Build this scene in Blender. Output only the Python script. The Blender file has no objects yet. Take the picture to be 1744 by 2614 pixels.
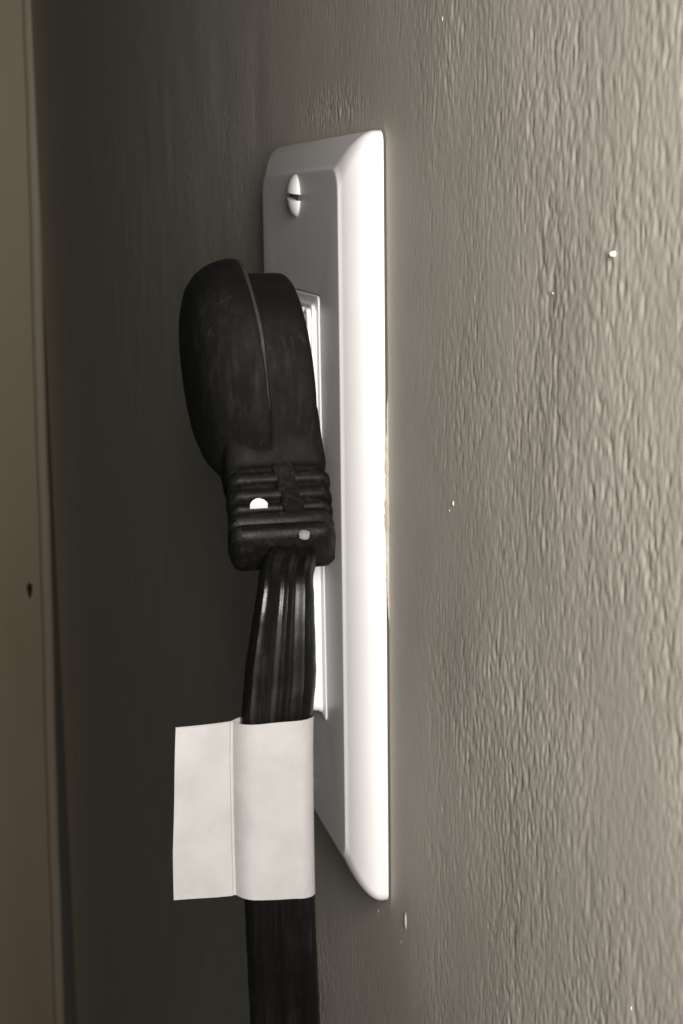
import bpy, bmesh, math, random
import numpy as np
from mathutils import Vector, Matrix
random.seed(4)
RNG = np.random.default_rng(11)
S = 0.001                                   # everything below is written in millimetres
scene = bpy.context.scene
COL = scene.collection

# ------------------------------------------------------------------ camera
CAM = np.array([262.53, -58.87, 47.56])
YAW, PITCH, ROLL, FPX = 0.2243, -0.1863, -0.0120, 4220.3
PW, PH = 1744, 2614
cF = np.array([-math.cos(YAW)*math.cos(PITCH), math.sin(YAW)*math.cos(PITCH), math.sin(PITCH)])
cR = np.cross(cF, [0, 0, 1.]); cR /= np.linalg.norm(cR); cU = np.cross(cR, cF)
cR, cU = cR*math.cos(ROLL)+cU*math.sin(ROLL), -cR*math.sin(ROLL)+cU*math.cos(ROLL)
cam = bpy.data.cameras.new('camera'); camo = bpy.data.objects.new('camera', cam); COL.objects.link(camo)
M = Matrix.Identity(4)
for i in range(3):
    M[i][0], M[i][1], M[i][2], M[i][3] = cR[i], cU[i], -cF[i], CAM[i]*S
camo.matrix_world = M
cam.sensor_fit = 'HORIZONTAL'; cam.sensor_width = 36; cam.lens = FPX/PW*36
cam.clip_start = 0.005; cam.clip_end = 50
cam.dof.use_dof = True; cam.dof.focus_distance = 0.205; cam.dof.aperture_fstop = cam.lens/0.55
scene.camera = camo

# ------------------------------------------------------------------ light: dim room + one small lamp above and behind the camera
world = bpy.data.worlds.new('World'); scene.world = world; world.use_nodes = True
bg = world.node_tree.nodes['Background']
bg.inputs[0].default_value = (0.97, 1.0, 0.93, 1); bg.inputs[1].default_value = 0.026
ld = bpy.data.lights.new('lamp', 'AREA'); lo = bpy.data.objects.new('lamp', ld); COL.objects.link(lo)
ld.shape = 'RECTANGLE'; ld.size = 0.060; ld.size_y = 0.130
ld.energy = 1.62; ld.color = (1.0, 0.97, 0.93)
lo.location = (0.325, -0.036, 0.084)
lo.rotation_euler = (math.radians(90), 0, math.radians(90))     # faces along the wall, towards -X
scene.view_settings.view_transform = 'Standard'; scene.view_settings.look = 'None'
scene.view_settings.exposure = 0; scene.view_settings.gamma = 1
scene.render.engine = 'CYCLES'

# ------------------------------------------------------------------ helpers
def thing(name, label, cat, group=None):
    o = bpy.data.objects.new(name, None); COL.objects.link(o); o.empty_display_size = 0.01
    o['label'] = label; o['category'] = cat
    if group: o['group'] = group
    return o
def mk(name, verts, faces, mat, parent=None, smooth=True, sharp=35):
    me = bpy.data.meshes.new(name)
    me.from_pydata([tuple(float(c)*S for c in v) for v in verts], [], [tuple(f) for f in faces])
    bm = bmesh.new(); bm.from_mesh(me)
    bmesh.ops.recalc_face_normals(bm, faces=bm.faces); bm.to_mesh(me); bm.free()
    if smooth:
        me.polygons.foreach_set('use_smooth', [True]*len(me.polygons))
        me.set_sharp_from_angle(angle=math.radians(sharp))
    me.materials.append(mat)
    o = bpy.data.objects.new(name, me); COL.objects.link(o)
    if parent: o.parent = parent
    return o
def loft(sections, cap0=True, cap1=True):
    n = len(sections[0]); V = [tuple(p) for s in sections for p in s]; F = []
    for i in range(len(sections)-1):
        for j in range(n):
            k = (j+1) % n
            F.append((i*n+j, i*n+k, (i+1)*n+k, (i+1)*n+j))
    if cap0: F.append(tuple(range(n-1, -1, -1)))
    if cap1: F.append(tuple(range((len(sections)-1)*n, len(sections)*n)))
    return V, F
def rrect(hw, hh, r, n=8, cx=0, cy=0):
    """rounded rectangle as list of 2d points, 4*(n+1) points"""
    out = []
    r = min(r, hw*0.999, hh*0.999)
    for (sx, sy, a0) in ((1, 1, 0), (-1, 1, 90), (-1, -1, 180), (1, -1, 270)):
        for i in range(n+1):
            a = math.radians(a0+90*i/n)
            out.append((cx+sx*(hw-r)+r*math.cos(a), cy+sy*(hh-r)+r*math.sin(a)))
    return out
def nodes_of(m):
    m.use_nodes = True; nt = m.node_tree
    return nt, nt.nodes, nt.links, nt.nodes['Principled BSDF']
def noise(nt, coord, scale, detail=4, rough=.55, vec=(1, 1, 1)):
    mp = nt.nodes.new('ShaderNodeMapping'); mp.inputs['Scale'].default_value = vec
    nt.links.new(coord, mp.inputs['Vector'])
    t = nt.nodes.new('ShaderNodeTexNoise'); t.inputs['Scale'].default_value = scale
    t.inputs['Detail'].default_value = detail; t.inputs['Roughness'].default_value = rough
    nt.links.new(mp.outputs[0], t.inputs['Vector']); return t.outputs[0]
def ramp(nt, fac, stops):
    r = nt.nodes.new('ShaderNodeValToRGB'); e = r.color_ramp.elements
    while len(e) < len(stops): e.new(0.5)
    for el, (p, c) in zip(e, stops):
        el.position = p; el.color = (*c, 1) if len(c) == 3 else c
    nt.links.new(fac, r.inputs[0]); return r.outputs[0]
def bump(nt, height, strength, dist, normal=None):
    b = nt.nodes.new('ShaderNodeBump'); b.inputs['Strength'].default_value = strength
    b.inputs['Distance'].default_value = dist; nt.links.new(height, b.inputs['Height'])
    if normal: nt.links.new(normal, b.inputs['Normal'])
    return b.outputs[0]

# ------------------------------------------------------------------ materials (object coordinates are metres)
def mat_wall():
    m = bpy.data.materials.new('wall_paint'); nt, N, L, P = nodes_of(m)
    tc = N.new('ShaderNodeTexCoord').outputs['Object']
    c = ramp(nt, noise(nt, tc, 60, 5, .6), [(.3, (.615, .56, .475)), (.7, (.685, .628, .542))])
    L.new(c, P.inputs['Base Color']); P.inputs['Roughness'].default_value = .62
    P.inputs['Specular IOR Level'].default_value = .3
    h = noise(nt, tc, 900, 6, .65, (1, 1, .55))
    L.new(bump(nt, h, .25, .00015), P.inputs['Normal'])
    return m
def mat_plastic(name, col, rough, grime=0.0):
    m = bpy.data.materials.new(name); nt, N, L, P = nodes_of(m)
    tc = N.new('ShaderNodeTexCoord').outputs['Object']
    d = tuple(c*(1-grime) for c in col)
    c = ramp(nt, noise(nt, tc, 150, 5, .7), [(.35, d), (.62, col)])
    L.new(c, P.inputs['Base Color']); P.inputs['Roughness'].default_value = rough
    P.inputs['Specular IOR Level'].default_value = .4
    L.new(bump(nt, noise(nt, tc, 1500, 3), .05, .0001), P.inputs['Normal'])
    return m
def mat_rubber(name, rough, dust, dustvec, bstr=.3, base=(.0042, .0040, .0038)):
    m = bpy.data.materials.new(name); nt, N, L, P = nodes_of(m)
    tc = N.new('ShaderNodeTexCoord').outputs['Object']
    big = ramp(nt, noise(nt, tc, 70, 4, .6), [(.42, (0, 0, 0)), (.68, (1, 1, 1))])
    fine = ramp(nt, noise(nt, tc, 900, 6, .75, dustvec), [(.50, (0, 0, 0)), (.74, (1, 1, 1))])
    mul = N.new('ShaderNodeMath'); mul.operation = 'MULTIPLY'
    L.new(big, mul.inputs[0]); L.new(fine, mul.inputs[1])
    mx = N.new('ShaderNodeMix'); mx.data_type = 'RGBA'
    L.new(mul.outputs[0], mx.inputs[0])
    mx.inputs[6].default_value = (*base, 1); mx.inputs[7].default_value = (dust, dust*.96, dust*.9, 1)
    L.new(mx.outputs[2], P.inputs['Base Color'])
    r = N.new('ShaderNodeMapRange'); r.inputs[3].default_value = rough; r.inputs[4].default_value = min(1, rough+.3)
    L.new(big, r.inputs[0]); L.new(r.outputs[0], P.inputs['Roughness'])
    P.inputs['Specular IOR Level'].default_value = .22
    L.new(bump(nt, noise(nt, tc, 1400, 5, .7), bstr, .0002), P.inputs['Normal'])
    return m
def mat_paper():
    m = bpy.data.materials.new('label_paper'); nt, N, L, P = nodes_of(m)
    tc = N.new('ShaderNodeTexCoord').outputs['Object']
    c = ramp(nt, noise(nt, tc, 120, 5, .7), [(.3, (.385, .372, .362)), (.6, (.445, .432, .424))])
    L.new(c, P.inputs['Base Color']); P.inputs['Roughness'].default_value = .5
    P.inputs['Specular IOR Level'].default_value = .3
    b1 = bump(nt, noise(nt, tc, 95, 2, .5), .22, .0022)
    L.new(bump(nt, noise(nt, tc, 2500, 3), .08, .0001, b1), P.inputs['Normal'])
    return m
def mat_wood(name, c0, c1):
    m = bpy.data.materials.new(name); nt, N, L, P = nodes_of(m)
    tc = N.new('ShaderNodeTexCoord').outputs['Object']
    c = ramp(nt, noise(nt, tc, 14, 5, .6, (1, 1, .25)), [(.3, c0), (.7, c1)])
    L.new(c, P.inputs['Base Color']); P.inputs['Roughness'].default_value = .5
    L.new(bump(nt, noise(nt, tc, 200, 4, .6, (1, 1, .2)), .2, .0005), P.inputs['Normal'])
    return m
WALL = mat_wall()
PLATE = mat_plastic('plate_plastic', (.80, .775, .765), .38, .03)
SCREWM = mat_plastic('screw_enamel', (.82, .80, .79), .3, .02)
OUTL = mat_plastic('outlet_plastic', (.80, .79, .785), .32, .02)
DARK = mat_plastic('slot_dark', (.01, .01, .01), .6)
BACK = mat_plastic('plate_back', (.10, .08, .06), .8)

RUBL = mat_rubber('lip_rubber', .62, .028, (1, 1, .12))
RUBS = mat_rubber('relief_rubber', .40, .045, (1, 1, 1), .5)
CORD = mat_rubber('cord_rubber', .20, .020, (1, 1, .08), .12)
FLECK = mat_plastic('white_fleck', (.85, .84, .82), .4)
NIB = mat_plastic('pale_primer', (.68, .64, .57), .6)
PAPER = mat_paper()
CASE = mat_wood('casing_paint', (.76, .60, .42), (.82, .69, .51))
BEAD = mat_wood('bead_paint', (.80, .68, .52), (.85, .75, .61))

# ------------------------------------------------------------------ the wall: one displaced sheet
fx0, fx1, fz0, fz1, st = -700., 205., -165., 115., .35
gx = np.arange(fx0, fx1+.01, st); gz = np.arange(fz0, fz1+.01, st)
nx, nz = len(gx), len(gz)
def filt(lx, lz, warp=0):
    w = RNG.standard_normal((nz, nx)); f = np.fft.rfft2(w)
    kz = np.fft.fftfreq(nz, st)[:, None]; kx = np.fft.rfftfreq(nx, st)[None, :]
    f *= np.exp(-.5*((kx*lx)**2+(kz*lz)**2)*(2*math.pi)**2*.25)
    a = np.fft.irfft2(f, s=(nz, nx)); return a/a.std()
a = filt(.40, 1.35); b = filt(.30, .6); c = filt(3, 4.5); d = filt(12, 16)
# roller stipple: short, mostly upright ridges of unequal height
wrp = filt(5, 5)
def warp(f, am):
    ix = (np.arange(nx)[None, :]+np.rint(am/st*filt(6, 7)).astype(int)) % nx
    return np.take_along_axis(f, ix, 1)
a = warp(a, .6)
ridge = 1-np.abs(np.roll(a, 3, 0)*.8+.45*b+.25*wrp)
h = .034*ridge + .009*b + .006*c
h *= np.clip(1+.30*filt(10, 14), .45, 1.6)
h += .05*d
XX, ZZ = np.meshgrid(gx, gz)
# brushed-in paint: smoother beside the plate
dx = np.maximum(np.abs(XX)-35, 0); dz = np.maximum(np.abs(ZZ)-57, 0); dist = np.hypot(dx, dz)
h *= .12+.88*np.clip((dist-9)/26, 0, 1)
h += .032*(b+.6*a)*np.exp(-((ZZ-61.5)/3.2)**2)*np.exp(-((XX+2)/24)**4)      # scuffed paint over the plate
edge = np.minimum.reduce([XX-fx0, fx1-XX, ZZ-fz0, fz1-ZZ]); h *= np.clip(edge/45, 0, 1)
keep = np.concatenate([np.arange(0, np.searchsorted(gx, -200), 4), np.arange(np.searchsorted(gx, -200), np.searchsorted(gx, -60), 2), np.arange(np.searchsorted(gx, -60), nx)])
gx = gx[keep]; h = h[:, keep]; nx = len(gx)
cx_l = -np.geomspace(1, 1500, 28)[::-1][:-1]*1.0 + fx0; cx_r = fx1+np.geomspace(1, 500, 16)[1:]
cz_l = fz0-np.geomspace(1, 1300, 26)[::-1][:-1]; cz_r = fz1+np.geomspace(1, 900, 22)[1:]
X = np.concatenate([cx_l, gx, cx_r]); Z = np.concatenate([cz_l, gz, cz_r])
Hh = np.zeros((len(Z), len(X))); Hh[len(cz_l):len(cz_l)+nz, len(cx_l):len(cx_l)+nx] = h
XX, ZZ = np.meshgrid(X, Z)
co = np.stack([XX, -Hh, ZZ], -1).reshape(-1, 3)*S
NX, NZ = len(X), len(Z)
idx = np.arange(NX*NZ).reshape(NZ, NX)
q = np.stack([idx[:-1, :-1], idx[:-1, 1:], idx[1:, 1:], idx[1:, :-1]], -1).reshape(-1, 4)
me = bpy.data.meshes.new('wall')
me.vertices.add(len(co)); me.vertices.foreach_set('co', co.ravel().astype(np.float32))
me.loops.add(q.size); me.loops.foreach_set('vertex_index', q.ravel().astype(np.int32))
me.polygons.add(len(q)); me.polygons.foreach_set('loop_start', np.arange(0, q.size, 4, dtype=np.int32))
me.update(calc_edges=True)
me.polygons.foreach_set('use_smooth', np.ones(len(q), dtype=bool))
me.materials.append(WALL)
wall = bpy.data.objects.new('wall', me); COL.objects.link(wall); wall['kind'] = 'structure'
wall['label'] = 'grey beige painted wall with fine roller stipple'

def nib(x, z, rx, rz, hgt, seed):
    """small hardened paint drip on the wall"""
    r = random.Random(seed); V = []; F = []; n = 9
    for k, (f, y) in enumerate(((1, .15), (.75, .75), (.35, 1.0))):
        for i in range(n):
            t = 2*math.pi*i/n; w = f*(1+r.uniform(-.22, .22))
            V.append((x+rx*w*math.cos(t), -hgt*y+.12, z+rz*w*math.sin(t)))
    for k in range(2):
        for i in range(n):
            F.append((k*n+i, k*n+(i+1) % n, (k+1)*n+(i+1) % n, (k+1)*n+i))
    F.append(tuple(range(2*n, 3*n)))
    return mk('paint_nib', V, F, NIB, wall, sharp=70)
def on_wall(px, py):
    dd = cF+cR*(px-PW/2)/FPX-cU*(py-PH/2)/FPX
    t = -CAM[1]/dd[1]; return CAM+t*dd
for k, (px, py, rx, rz, hg) in enumerate(((1568, 648, .50, .32, .75), (1158, 1285, .45, .55, .5), (1148, 1303, .35, .3, .4), (1131, 48, .35, .55, .45),
        (1410, 748, .24, .14, .25), (1036, 2352, .55, 1.7, .40), (1024, 2405, .5, .5, .3), (965, 2325, .8, .5, .3), (1608, 2452, .14, .36, .3), (1612, 2575, .16, .42, .32), (1668, 2508, .12, .18, .25), (1180, 1512, .4, .25, .3))):
    w_ = on_wall(px, py); q_ = 1 if k in (0, 5) else .72; nib(w_[0], w_[2], rx*q_, rz*q_, hg*q_*.8, k)

secs = []
for z in np.linspace(22, -15, 70):                       # ragged bead of pale paint caught along the plate's edge
    f = .5+.5*math.sin(z*.55)*math.sin(z*.23+1)+random.uniform(-.6, .45)
    e = min(1, (22-z)/9, (z+15)/7); w_ = max(.03, e*(.05+.33*max(0, f))); hh = max(.02, e*(.16+.2*f))
    secs.append([(35.05, .1, z), (35.05, .08-.3*max(0, e)-hh, z), (35.1+w_*.5, .08-.25*max(0, e)-hh*.8, z), (35.1+w_, .1, z)])
V, F = loft(secs); mk('paint_bead', V, F, mat_plastic('bead_of_wall_paint', (.50, .45, .365), .6, .2), wall, sharp=70)

# ------------------------------------------------------------------ door casing far behind, slightly out of plumb
def at_x(px, py, xx):
    dd = cF+cR*(px-PW/2)/FPX-cU*(py-PH/2)/FPX
    return CAM+(xx-CAM[0])/dd[0]*dd
CX = -940.
casing = thing('door_casing', 'tan painted door casing with a pale rounded edge, blurred at the far left', 'door casing')
e0, e1 = at_x(90, 0, CX), at_x(166, PH, CX)
def casing_strip(name, off0, off1, xs, mat, rnd):
    """vertical moulding piece: offsets measured from the right-hand edge (towards the room)"""
    secs = []
    z0, z1 = -640., 330.
    for z in np.linspace(z0, z1, 24):
        y = e1[1]+(e0[1]-e1[1])*(z-e1[2])/(e0[2]-e1[2]) + .35*math.sin(z*.021)+.2*math.sin(z*.063)
        hw = (off1-off0)/2
        pts = rrect(hw, xs/2, rnd, 5)
        secs.append([(CX-xs/2+v, y-off0-hw+u, z) for (u, v) in pts])
    V, F = loft(secs); return mk(name, V, F, mat, casing)
casing_strip('edge_bead', 0, 8.1, 14, BEAD, 3.6)
casing_strip('board', 8.3, 150, 13, CASE, 1.2)
nh = at_x(76, 1507, CX)
V = []; F = []
for k, (f, xx) in enumerate(((1, .05), (.7, .6), (.3, .75))):
    for i in range(10):
        t = 2*math.pi*i/10; V.append((CX+xx, nh[1]+f*2.0*math.cos(t)*(1+.3*math.sin(3*t)), nh[2]+f*6.0*math.sin(t)))
for k in range(2):
    for i in range(10): F.append((k*10+i, k*10+(i+1) % 10, (k+1)*10+(i+1) % 10, (k+1)*10+i))
F.append(tuple(range(20, 30)))
mk('nail_head', V, F, mat_plastic('rusty_nail', (.05, .032, .02), .7), casing)

# ------------------------------------------------------------------ wall plate
plate = thing('wall_plate', 'white plastic outlet cover plate with rounded edge screwed to the wall', 'wall plate')
HW, HH, T = 34.9, 57.15, 5.8
prof = [(.35, .9), (0.0, .35), (0, 1.1)]
for i in range(1, 13):
    t = math.radians(49)*i/12
    prof.append((4.9*(1-math.cos(t))/(1-math.cos(math.radians(49))), 1.1+(T-1.22)*math.sin(t)/math.sin(math.radians(49))*.975))
prof += [(5.08, T-.05), (5.3, T-.01), (5.7, T)]
secs = []
for ins, y in prof:
    secs.append([(u, -y, v) for (u, v) in rrect(HW-ins, HH-ins, 1.7+ins*.30, 8)])
ow, oh = 16.78, 33.5
for ins, y in ((-1.4, T), (-.25, T-.05), (0, T-.35), (0, 1.6)):
    secs.append([(u, -y, v) for (u, v) in rrect(ow-ins, oh-ins, 1.2-min(0, ins)*.5, 8)])
V, F = loft(secs, False, False)
mk('cover', V, F, PLATE, plate, sharp=40)
V, F = loft([[(u, -y, v) for (u, v) in rrect(HW-1.2, HH-1.2, 1.5, 4)] for y in (-.6, .95)])
mk('backing', V, F, BACK, plate)
def screw(x, z, tilt):
    R, dome, w = 3.35, 1.3, .50
    s = bpy.data.objects.new('screw', None)
    ca, sa = math.cos(tilt), math.sin(tilt)
    V = []; F = []
    def hgt(u, v):
        r2 = (u*u+v*v)/(R*R); return T-.08+.12+dome*max(0, 1-r2)**.62
    def add(u, v, hh): V.append((x+u*ca-v*sa, -hh, z+u*sa+v*ca)); return len(V)-1
    for sgn in (1, -1):
        rows = []
        for v in list(np.linspace(w, R*.86, 9))+[R*.95, R*.995]:
            half = math.sqrt(max(0, R*R-v*v)); row = []
            for u in np.cos(np.linspace(math.pi, 0, 17)):
                row.append(add(u*half, sgn*v, hgt(u*half, v)))
            rows.append(row)
        for a_, b_ in zip(rows, rows[1:]):
            for i in range(16): F.append((a_[i], a_[i+1], b_[i+1], b_[i]))
        half = math.sqrt(R*R-w*w)                      # slot wall
        low = [add(u*half, sgn*w, T+.30) for u in np.cos(np.linspace(math.pi, 0, 17))]
        for i in range(16): F.append((rows[0][i], rows[0][i+1], low[i+1], low[i]))
        rim = [r[0] for r in rows]+[r[-1] for r in rows[::-1]]   # skirt
        sk = []
        for k_ in rim:
            vx = V[k_]; sk.append(len(V)); V.append((vx[0], -(T-.3), vx[2]))
        for i in range(len(rim)-1): F.append((rim[i], rim[i+1], sk[i+1], sk[i]))
    o = mk('screw', V, F, SCREWM, plate, sharp=30)
    f = [(-R*.97, -w), (R*.97, -w), (R*.97, w), (-R*.97, w)]
    mk('slot', [(x+u*ca-v*sa, -(T+.32), z+u*sa+v*ca) for u, v in f], [(0, 1, 2, 3)], mat_slot, o, smooth=False)
mat_slot = mat_plastic('slot_floor', (.09, .085, .08), .5)
screw(0, 48.4, math.radians(-6))
screw(0, -48.4, math.radians(20))

# ------------------------------------------------------------------ outlet set in the plate
outlet = thing('wall_outlet', 'white rectangular outlet face standing proud of the cover plate behind the plug', 'outlet')
def tz(y, z): return y if y < 5.9 else 5.9+(y-5.9)*.92*(1-.0170*z)      # lower end stands a little further out
secs = []
for hw, hh, y, r in ((16.7, 33.4, 2.0, 1.0), (16.7, 33.4, 5.55, 1.0), (16.45, 33.2, 5.95, 1.0), (15.5, 32.3, 6.15, 1.2), (15.35, 32.1, 6.5, 1.4), (15.2, 31.9, 7.45, 1.4), (14.9, 31.6, 7.65, 1.4), (10, 26, 7.68, 1.5)):
    secs.append([(u+.6-.028*v, -tz(y, v), v) for (u, v) in rrect(hw, hh, r, 8)])
V, F = loft(secs)
mk('face', V, F, OUTL, outlet, sharp=32)
def tube(path, rad, n=8, mat=None, name='rim', parent=None):
    secs = []; P = [Vector(p) for p in path]
    for i, p in enumerate(P):
        t = (P[min(i+1, len(P)-1)]-P[max(i-1, 0)]).normalized()
        a_ = t.cross(Vector((0, 1, 0)));
        if a_.length < 1e-3: a_ = Vector((1, 0, 0))
        a_.normalize(); b_ = t.cross(a_)
        secs.append([p+rad*(math.cos(2*math.pi*k/n)*a_+math.sin(2*math.pi*k/n)*b_) for k in range(n)])
    V, F = loft(secs); return mk(name, V, F, mat, parent, sharp=60)
for cxm, wm in ((13.2, 1.1), (9.6, 1.2)):              # raised arches moulded in the upper corner of the face
    arch = [(cxm-wm, -6.95, 22.5)]+[(cxm+wm*math.cos(t), -6.95, 29.2+1.9*math.sin(t)) for t in np.linspace(math.pi, 0, 9)]+[(cxm+wm, -6.95, 22.5)]
    tube(arch, .42, 8, OUTL, 'raised_rim', outlet)
for (sx, sz, hw, hh) in ((-6.3, -15.5, .75, 3.9), (6.3, -15.5, .75, 3.3), (0, -26, 2.2, 2.2)):
    V, F = loft([[(sx+u, -tz(y, sz)-.03, sz+v) for (u, v) in rrect(hw, hh, .4 if hh > 3 else 2.1, 4)] for y in (6.9, 7.69)])
    mk('slot', V, F, DARK, outlet)

# ------------------------------------------------------------------ power cord with its flat round plug
pc = thing('power_cord', 'black rubber power cord with flat round plug pushed into the outlet', 'power cord')
C0 = np.array([9.0, 0, 21.2])
P0, P1, AE = math.radians(26), math.radians(60), 33.0     # the moulded tail curves from the head towards the room
KA = (P1-P0)/AE
def Y_(p_, n):
    p_[1] = -(n-.25+.08*(p_[2]-10)); return p_            # the cord's weight tips the plug's top a little out of the outlet
def L(a_, b_, n):
    if a_ <= 0: ph = P0; x_, z_ = a_*math.sin(P0), -a_*math.cos(P0)
    else: ph = P0+KA*a_; x_, z_ = (math.cos(P0)-math.cos(ph))/KA, -(math.sin(ph)-math.sin(P0))/KA
    return Y_(C0+np.array([x_+b_*math.cos(ph), 0, z_+b_*math.sin(ph)]), n)
def LD(a_, b_, n):
    return Y_(C0+np.array([a_*math.sin(P0)+b_*math.cos(P0), 0, -a_*math.cos(P0)+b_*math.sin(P0)]), n)
def disc(profile, n=64, ca=0., wob=0.):
    secs = []
    for r, y in profile:
        secs.append([LD(ca+r*math.cos(t), r*math.sin(t), y) for t in np.linspace(0, 2*math.pi, n, endpoint=False)])
    return loft(secs)
pieces = []
pieces.append(disc([(12.8, 7.2), (14.6, 7.4), (15.3, 8.0), (15.5, 8.8), (15.5, 14.2), (15.3, 15.2), (15.0, 16.6)]))
pieces.append(disc([(14.2, 14.9), (17.0, 14.95), (17.7, 15.2), (17.85, 15.9), (17.8, 16.7), (17.5, 18.0), (16.8, 19.8), (15.6, 21.5), (13.7, 23.0), (10.5, 24.1), (6, 24.6), (.5, 24.7)]))
# neck: runs from the head down to the strain relief
def rsec(a_, hb, y0, y1, r, n=7, bo=0.):
    return [L(a_, bo+u, (y0+y1)/2+v) for (u, v) in rrect(hb, (y1-y0)/2, r, n)]
secs = [rsec(-3, 9, 9, 17, 4), rsec(1, 12, 8.0, 19.0, 5), rsec(5, 13.2, 7.5, 20.4, 5), rsec(8.5, 13.2, 7.2, 21.0, 5), rsec(11.5, 12.0, 6.9, 21.3, 4.6), rsec(14, 9.8, 6.8, 21.5, 4.0), rsec(16, 7.6, 6.7, 21.7, 3.3), rsec(17.6, 6.3, 6.6, 21.9, 2.7), rsec(18.8, 5.7, 6.7, 21.9, 2.4), rsec(19.5, 5.1, 7.1, 21.5, 2.2)]
pieces.append(loft(secs))
V, F = [], []
for v_, f_ in pieces:
    k_ = len(V); V += list(v_); F += [tuple(i_+k_ for i_ in q_) for q_ in f_]
lip = mk('plug_head', V, F, RUBL, pc, sharp=180)
m_ = lip.modifiers.new('fuse', 'REMESH'); m_.mode = 'VOXEL'; m_.voxel_size = .00032; m_.use_smooth_shade = True
m_ = lip.modifiers.new('soften', 'SMOOTH'); m_.factor = .5; m_.iterations = 9
bpy.context.view_layer.update()
fused = bpy.data.meshes.new_from_object(lip.evaluated_get(bpy.context.evaluated_depsgraph_get()))
lip.modifiers.clear(); lip.data = fused; fused.name = 'plug_head'
fused.polygons.foreach_set('use_smooth', [True]*len(fused.polygons))
if not fused.materials: fused.materials.append(RUBL)
HB = lambda a_: np.interp(a_, [18, 33], [5.4, 3.7])     # half width of the strain relief
V, F = loft([rsec(18, HB(18)-1.0, 7.6, 21.0, 1.6), rsec(21.5, HB(21.5)-1.0, 7.7, 21.2, 1.6), rsec(25, HB(25)-1.0, 7.9, 21.4, 1.6), rsec(28, HB(28)-1.0, 8.2, 21.6, 1.6), rsec(31, HB(31)-1.0, 8.6, 21.8, 1.6)])
core = mk('strain_relief', V, F, RUBS, pc, sharp=50)
def jit(secs, amp):
    return [[p_+RNG.normal(0, amp, 3) for p_ in sc_] for sc_ in secs]
def ring(a0, a1, y0, y1, r):
    am = .5; hb = HB(a0)
    V, F = loft(jit([rsec(a0, hb-.6, y0+.4, y1-.4, r), rsec(a0+am*.4, hb-.15, y0+.1, y1-.1, r), rsec(a0+am, hb, y0, y1, r), rsec(a1-am, HB(a1), y0, y1, r), rsec(a1-am*.4, HB(a1)-.15, y0+.1, y1-.1, r), rsec(a1, HB(a1)-.6, y0+.4, y1-.4, r)], .03))
    return mk('rib', V, F, RUBS, core, sharp=60)
ring(20.7, 22.6, 6.7, 22.2, 2.0)
ring(23.8, 25.6, 7.1, 22.6, 2.0)
ring(26.7, 28.1, 7.5, 23.0, 2.0)
# collar at the end, with a shallow groove
V, F = loft(jit([rsec(28.5, 3.4, 8.6, 23.0, 2), rsec(28.9, 4.2, 7.9, 23.5, 2), rsec(30.2, 4.1, 7.9, 23.7, 2), rsec(30.6, 3.65, 8.3, 23.4, 2), rsec(31.0, 3.65, 8.3, 23.4, 2), rsec(31.4, 4.0, 8.0, 23.7, 2), rsec(32.6, 3.8, 8.2, 23.6, 2), rsec(33.3, 3.0, 9.4, 22.9, 1.8)], .025))
mk('collar', V, F, RUBS, core, sharp=55)
# upright web between the two columns of slots on the near face
V, F = loft(jit([[L(a_, HB(a_)-1.2+u, 13.6+v) for (u, v) in rrect(1.3, 1.6+.25*math.sin(a_*1.9), .45, 5)] for a_ in np.linspace(18, 29, 15)], .02))
mk('web', V, F, RUBS, core, sharp=60)
# thin raised arc on the grip's rim, coloured paler to paint in its highlight
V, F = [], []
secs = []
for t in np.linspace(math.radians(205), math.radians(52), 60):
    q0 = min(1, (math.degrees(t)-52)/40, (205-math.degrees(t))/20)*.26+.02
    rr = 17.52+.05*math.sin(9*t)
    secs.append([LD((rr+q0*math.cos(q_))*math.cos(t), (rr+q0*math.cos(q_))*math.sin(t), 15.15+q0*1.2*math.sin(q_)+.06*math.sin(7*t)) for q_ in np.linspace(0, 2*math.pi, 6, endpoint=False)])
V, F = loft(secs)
mk('rim_highlight', V, F, mat_rubber('rim_highlight_rubber', .6, .10, (1, 1, .3), .3, (.035, .034, .032)), lip, sharp=80)
# pale flecks on the strain relief: a white half-moon and a grey round
def proj(P):
    d_ = np.asarray(P)-CAM; z_ = d_@cF
    return PW/2+FPX*(d_@cR)/z_, PH/2-FPX*(d_@cU)/z_
def face_pt(px, py, bo):
    best = None
    for a_ in np.linspace(17, 34, 171):
        for n_ in np.linspace(7, 24, 120):
            x_, y_ = proj(L(a_, bo, n_)); e_ = (x_-px)**2+(y_-py)**2
            if best is None or e_ < best[0]: best = (e_, a_, n_)
    return best[1], best[2]
fa, fn = face_pt(661, 1291, 4.9)
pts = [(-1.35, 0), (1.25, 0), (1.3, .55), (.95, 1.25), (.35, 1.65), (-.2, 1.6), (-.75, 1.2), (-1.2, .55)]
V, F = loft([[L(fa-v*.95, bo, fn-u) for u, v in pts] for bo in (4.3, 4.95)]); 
mk('pale_fleck', V, F, FLECK, core, sharp=30)
fa, fn = face_pt(778, 1359, 4.4)
pts = [(.85*math.cos(t)*(1+.12*math.sin(2*t)), .95*math.sin(t)) for t in np.linspace(0, 2*math.pi, 12, endpoint=False)]
V, F = loft([[L(fa+v*s_, bo, fn+u*s_) for u, v in pts] for bo, s_ in ((3.7, 1), (4.12, .95), (4.25, .6))])
mk('pale_fleck', V, F, mat_plastic('grey_fleck', (.25, .245, .24), .4), core, sharp=40)

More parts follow.
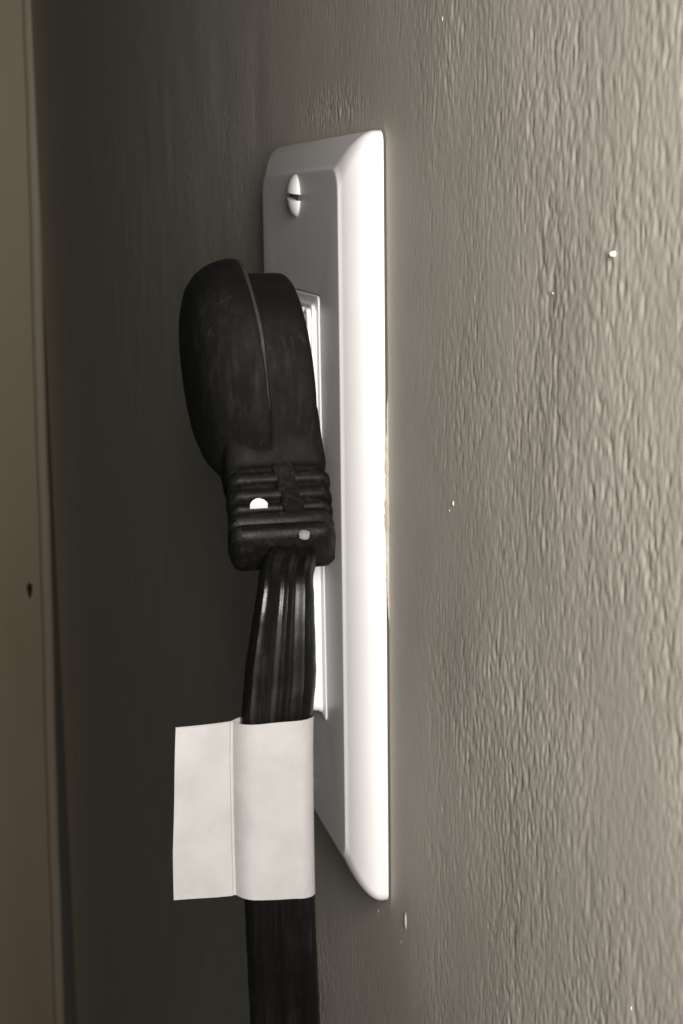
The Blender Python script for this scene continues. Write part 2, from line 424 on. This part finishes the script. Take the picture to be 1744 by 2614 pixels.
# the flat three-lobed cord
def at_xm(px, py, xx): return at_x(px, py, xx)
def lobes(rad, pitch, n=13):
    """outline of three round conductors side by side, in (u along row, v across)"""
    out = []
    cs = (pitch, 0, -pitch); cut = math.acos(min(.98, pitch/2/rad))
    for k, c_ in enumerate(cs):                         # upper side
        a0 = 0 if k == 0 else cut; a1 = math.pi if k == 2 else math.pi-cut
        for t in np.linspace(a0, a1, n): out.append((c_+rad*math.cos(t), rad*math.sin(t)))
    for k, c_ in enumerate(cs[::-1]):
        a0 = math.pi if k == 0 else math.pi+cut; a1 = 2*math.pi if k == 2 else 2*math.pi-cut
        for t in list(np.linspace(a0, a1, n))[1 if k == 0 else 0:(-1 if k == 2 else None)]: out.append((c_+rad*math.cos(t), rad*math.sin(t)))
    return out
E_ = L(28, 0, 15.0)
key = [tuple(E_), tuple(L(33.6, 0, 15.0))]
for px, py, xx in ((731, 1470, 35.4), (728, 1530, 36.8), (722, 1620, 37.4), (716, 1720, 37.6), (708, 1840, 38), (709, 2060, 38), (715, 2310, 38), (729, 2614, 37.2), (739, 2760, 36.8)):
    key.append(tuple(at_x(px, py, xx)))
end = np.array(key[-1]); key.append(tuple(end+np.array([-1, .5, -60]))); key.append(tuple(end+np.array([-3, 1, -150])))
K = np.array(key); acc = np.concatenate([[0], np.cumsum(np.linalg.norm(np.diff(K, axis=0), axis=1))])
def catmull(s):
    i = int(np.clip(np.searchsorted(acc, s)-1, 0, len(K)-2)); u = (s-acc[i])/(acc[i+1]-acc[i])
    tan = lambda j: (K[min(j+1, len(K)-1)]-K[max(j-1, 0)])/(acc[min(j+1, len(K)-1)]-acc[max(j-1, 0)])
    l_ = acc[i+1]-acc[i]; h00 = 2*u**3-3*u**2+1; h10 = u**3-2*u**2+u; h01 = -2*u**3+3*u**2; h11 = u**3-u**2
    return h00*K[i]+h10*l_*tan(i)+h01*K[i+1]+h11*l_*tan(i+1)
tot = acc[-1]; secs = []
def cord_frame(s):
    p = catmull(s); t = catmull(min(s+.5, tot))-catmull(max(s-.5, 0)); t /= np.linalg.norm(t)
    tw = math.radians(np.interp(s, [0, 4, 19, 62, 90, tot], [8, 8, 0, 0, -8, 6]))
    u0 = np.array([0, -1., 0]); u0 -= t*(u0@t); u0 /= np.linalg.norm(u0); v0 = np.cross(t, u0)
    if v0[0] < 0: v0 = -v0
    return p, u0*math.cos(tw)+v0*math.sin(tw), -u0*math.sin(tw)+v0*math.cos(tw)
for s in np.concatenate([np.arange(0, 125, .7), np.arange(125, tot, 4)]):
    p, u0, v0 = cord_frame(s)
    wob = .06*math.sin(s*.9)+.05*math.sin(s*2.3+1)
    sc = np.interp(s, [0, 7, 24, tot], [.68, .70, 1.0, 1.03])
    secs.append([p+(u+wob*.4)*sc*u0+(v*.86+math.copysign(.11, v)*math.cos(2*math.pi*u/1.46)*min(1, abs(v)/.8))*sc*v0 for u, v in lobes(2.3, 2.92)])
V, F = loft(secs)
mk('cord', V, F, CORD, pc, sharp=30)

# ------------------------------------------------------------------ folded white label round the cord
tag = thing('cord_label', 'blank white paper label folded round the black cord as a flag', 'label')
zt = {}
def label_section(f, z, thick=.14):
    """f 0 bottom .. 1 top; wraps cord then runs out as a doubled flag"""
    s = np.argmin([abs(catmull(x)[2]-z) for x in SS]); p, u0, v0 = cord_frame(SS[s])
    u0 = np.array([0, -1., 0]); v0 = np.array([1., 0, 0])
    R_ = 2.55; half = 5.35
    top, bot = [], []
    pin = 7.0                                      # where the two sides meet
    fl = np.interp(f, [0, .3, .6, 1], [15.7, 15.6, 15.2, 14.8])
    wav = lambda u: .22*math.sin(f*5.3+u*.30)+.35*(u-pin)/10*math.sin(f*3.2+.6)+.28*math.exp(-((u-12-6*(f-.8))/2.2)**2)*math.exp(-((f-.82)/.16)**2)
    # outer boundary, starting at the flag's free edge, near side (towards camera)
    near = []
    for u in np.linspace(fl, pin, 13): near.append((u, .35+.085*(u-pin)+thick+wav(u)*min(1, (u-pin)/3)))
    near += [(6.8, .22), (6.5, .28), (6.15, .85), (5.75, 1.5), (5.1, 2.05), (4.3, 2.42)]
    near += [(u, 2.56+.06*math.sin(u*1.2+f*4)) for u in np.linspace(3.2, -3.0, 7)]
    arc = [(-2.75+R_*math.cos(t), R_*math.sin(t)) for t in np.linspace(math.pi*.56, math.pi*1.44, 13)]
    far = [(u, -2.55) for u in np.linspace(-3.0, 3.2, 5)]+[(4.6, -1.9), (5.8, -1.1), (6.6, -.2)]
    far += [(u, .1+.085*(u-pin)-thick+wav(u)*min(1, (u-pin)/3)) for u in np.linspace(pin, fl, 13)]
    out = []
    for (u, v) in near+arc+far:
        out.append((p+u0*u+v0*v))
    return out
SS = np.linspace(0, 120, 700)
zb0, zt0 = None, None
secs = []
zl_t, zl_b = at_x(700, 1842, 40)[2], at_x(700, 2297, 40)[2]
for f in np.linspace(0, 1, 30):
    z = zl_b+(zl_t-zl_b)*f
    sec = label_section(f, z)
    secs.append([np.array([q_[0], q_[1], z+(q_[1]+15)*((.012 if f > .5 else .065)*(2*f-1))]) for q_ in sec])
V, F = loft(secs, False, False)
n = len(secs[0])
lab = mk('paper', V, F, PAPER, tag, sharp=38)
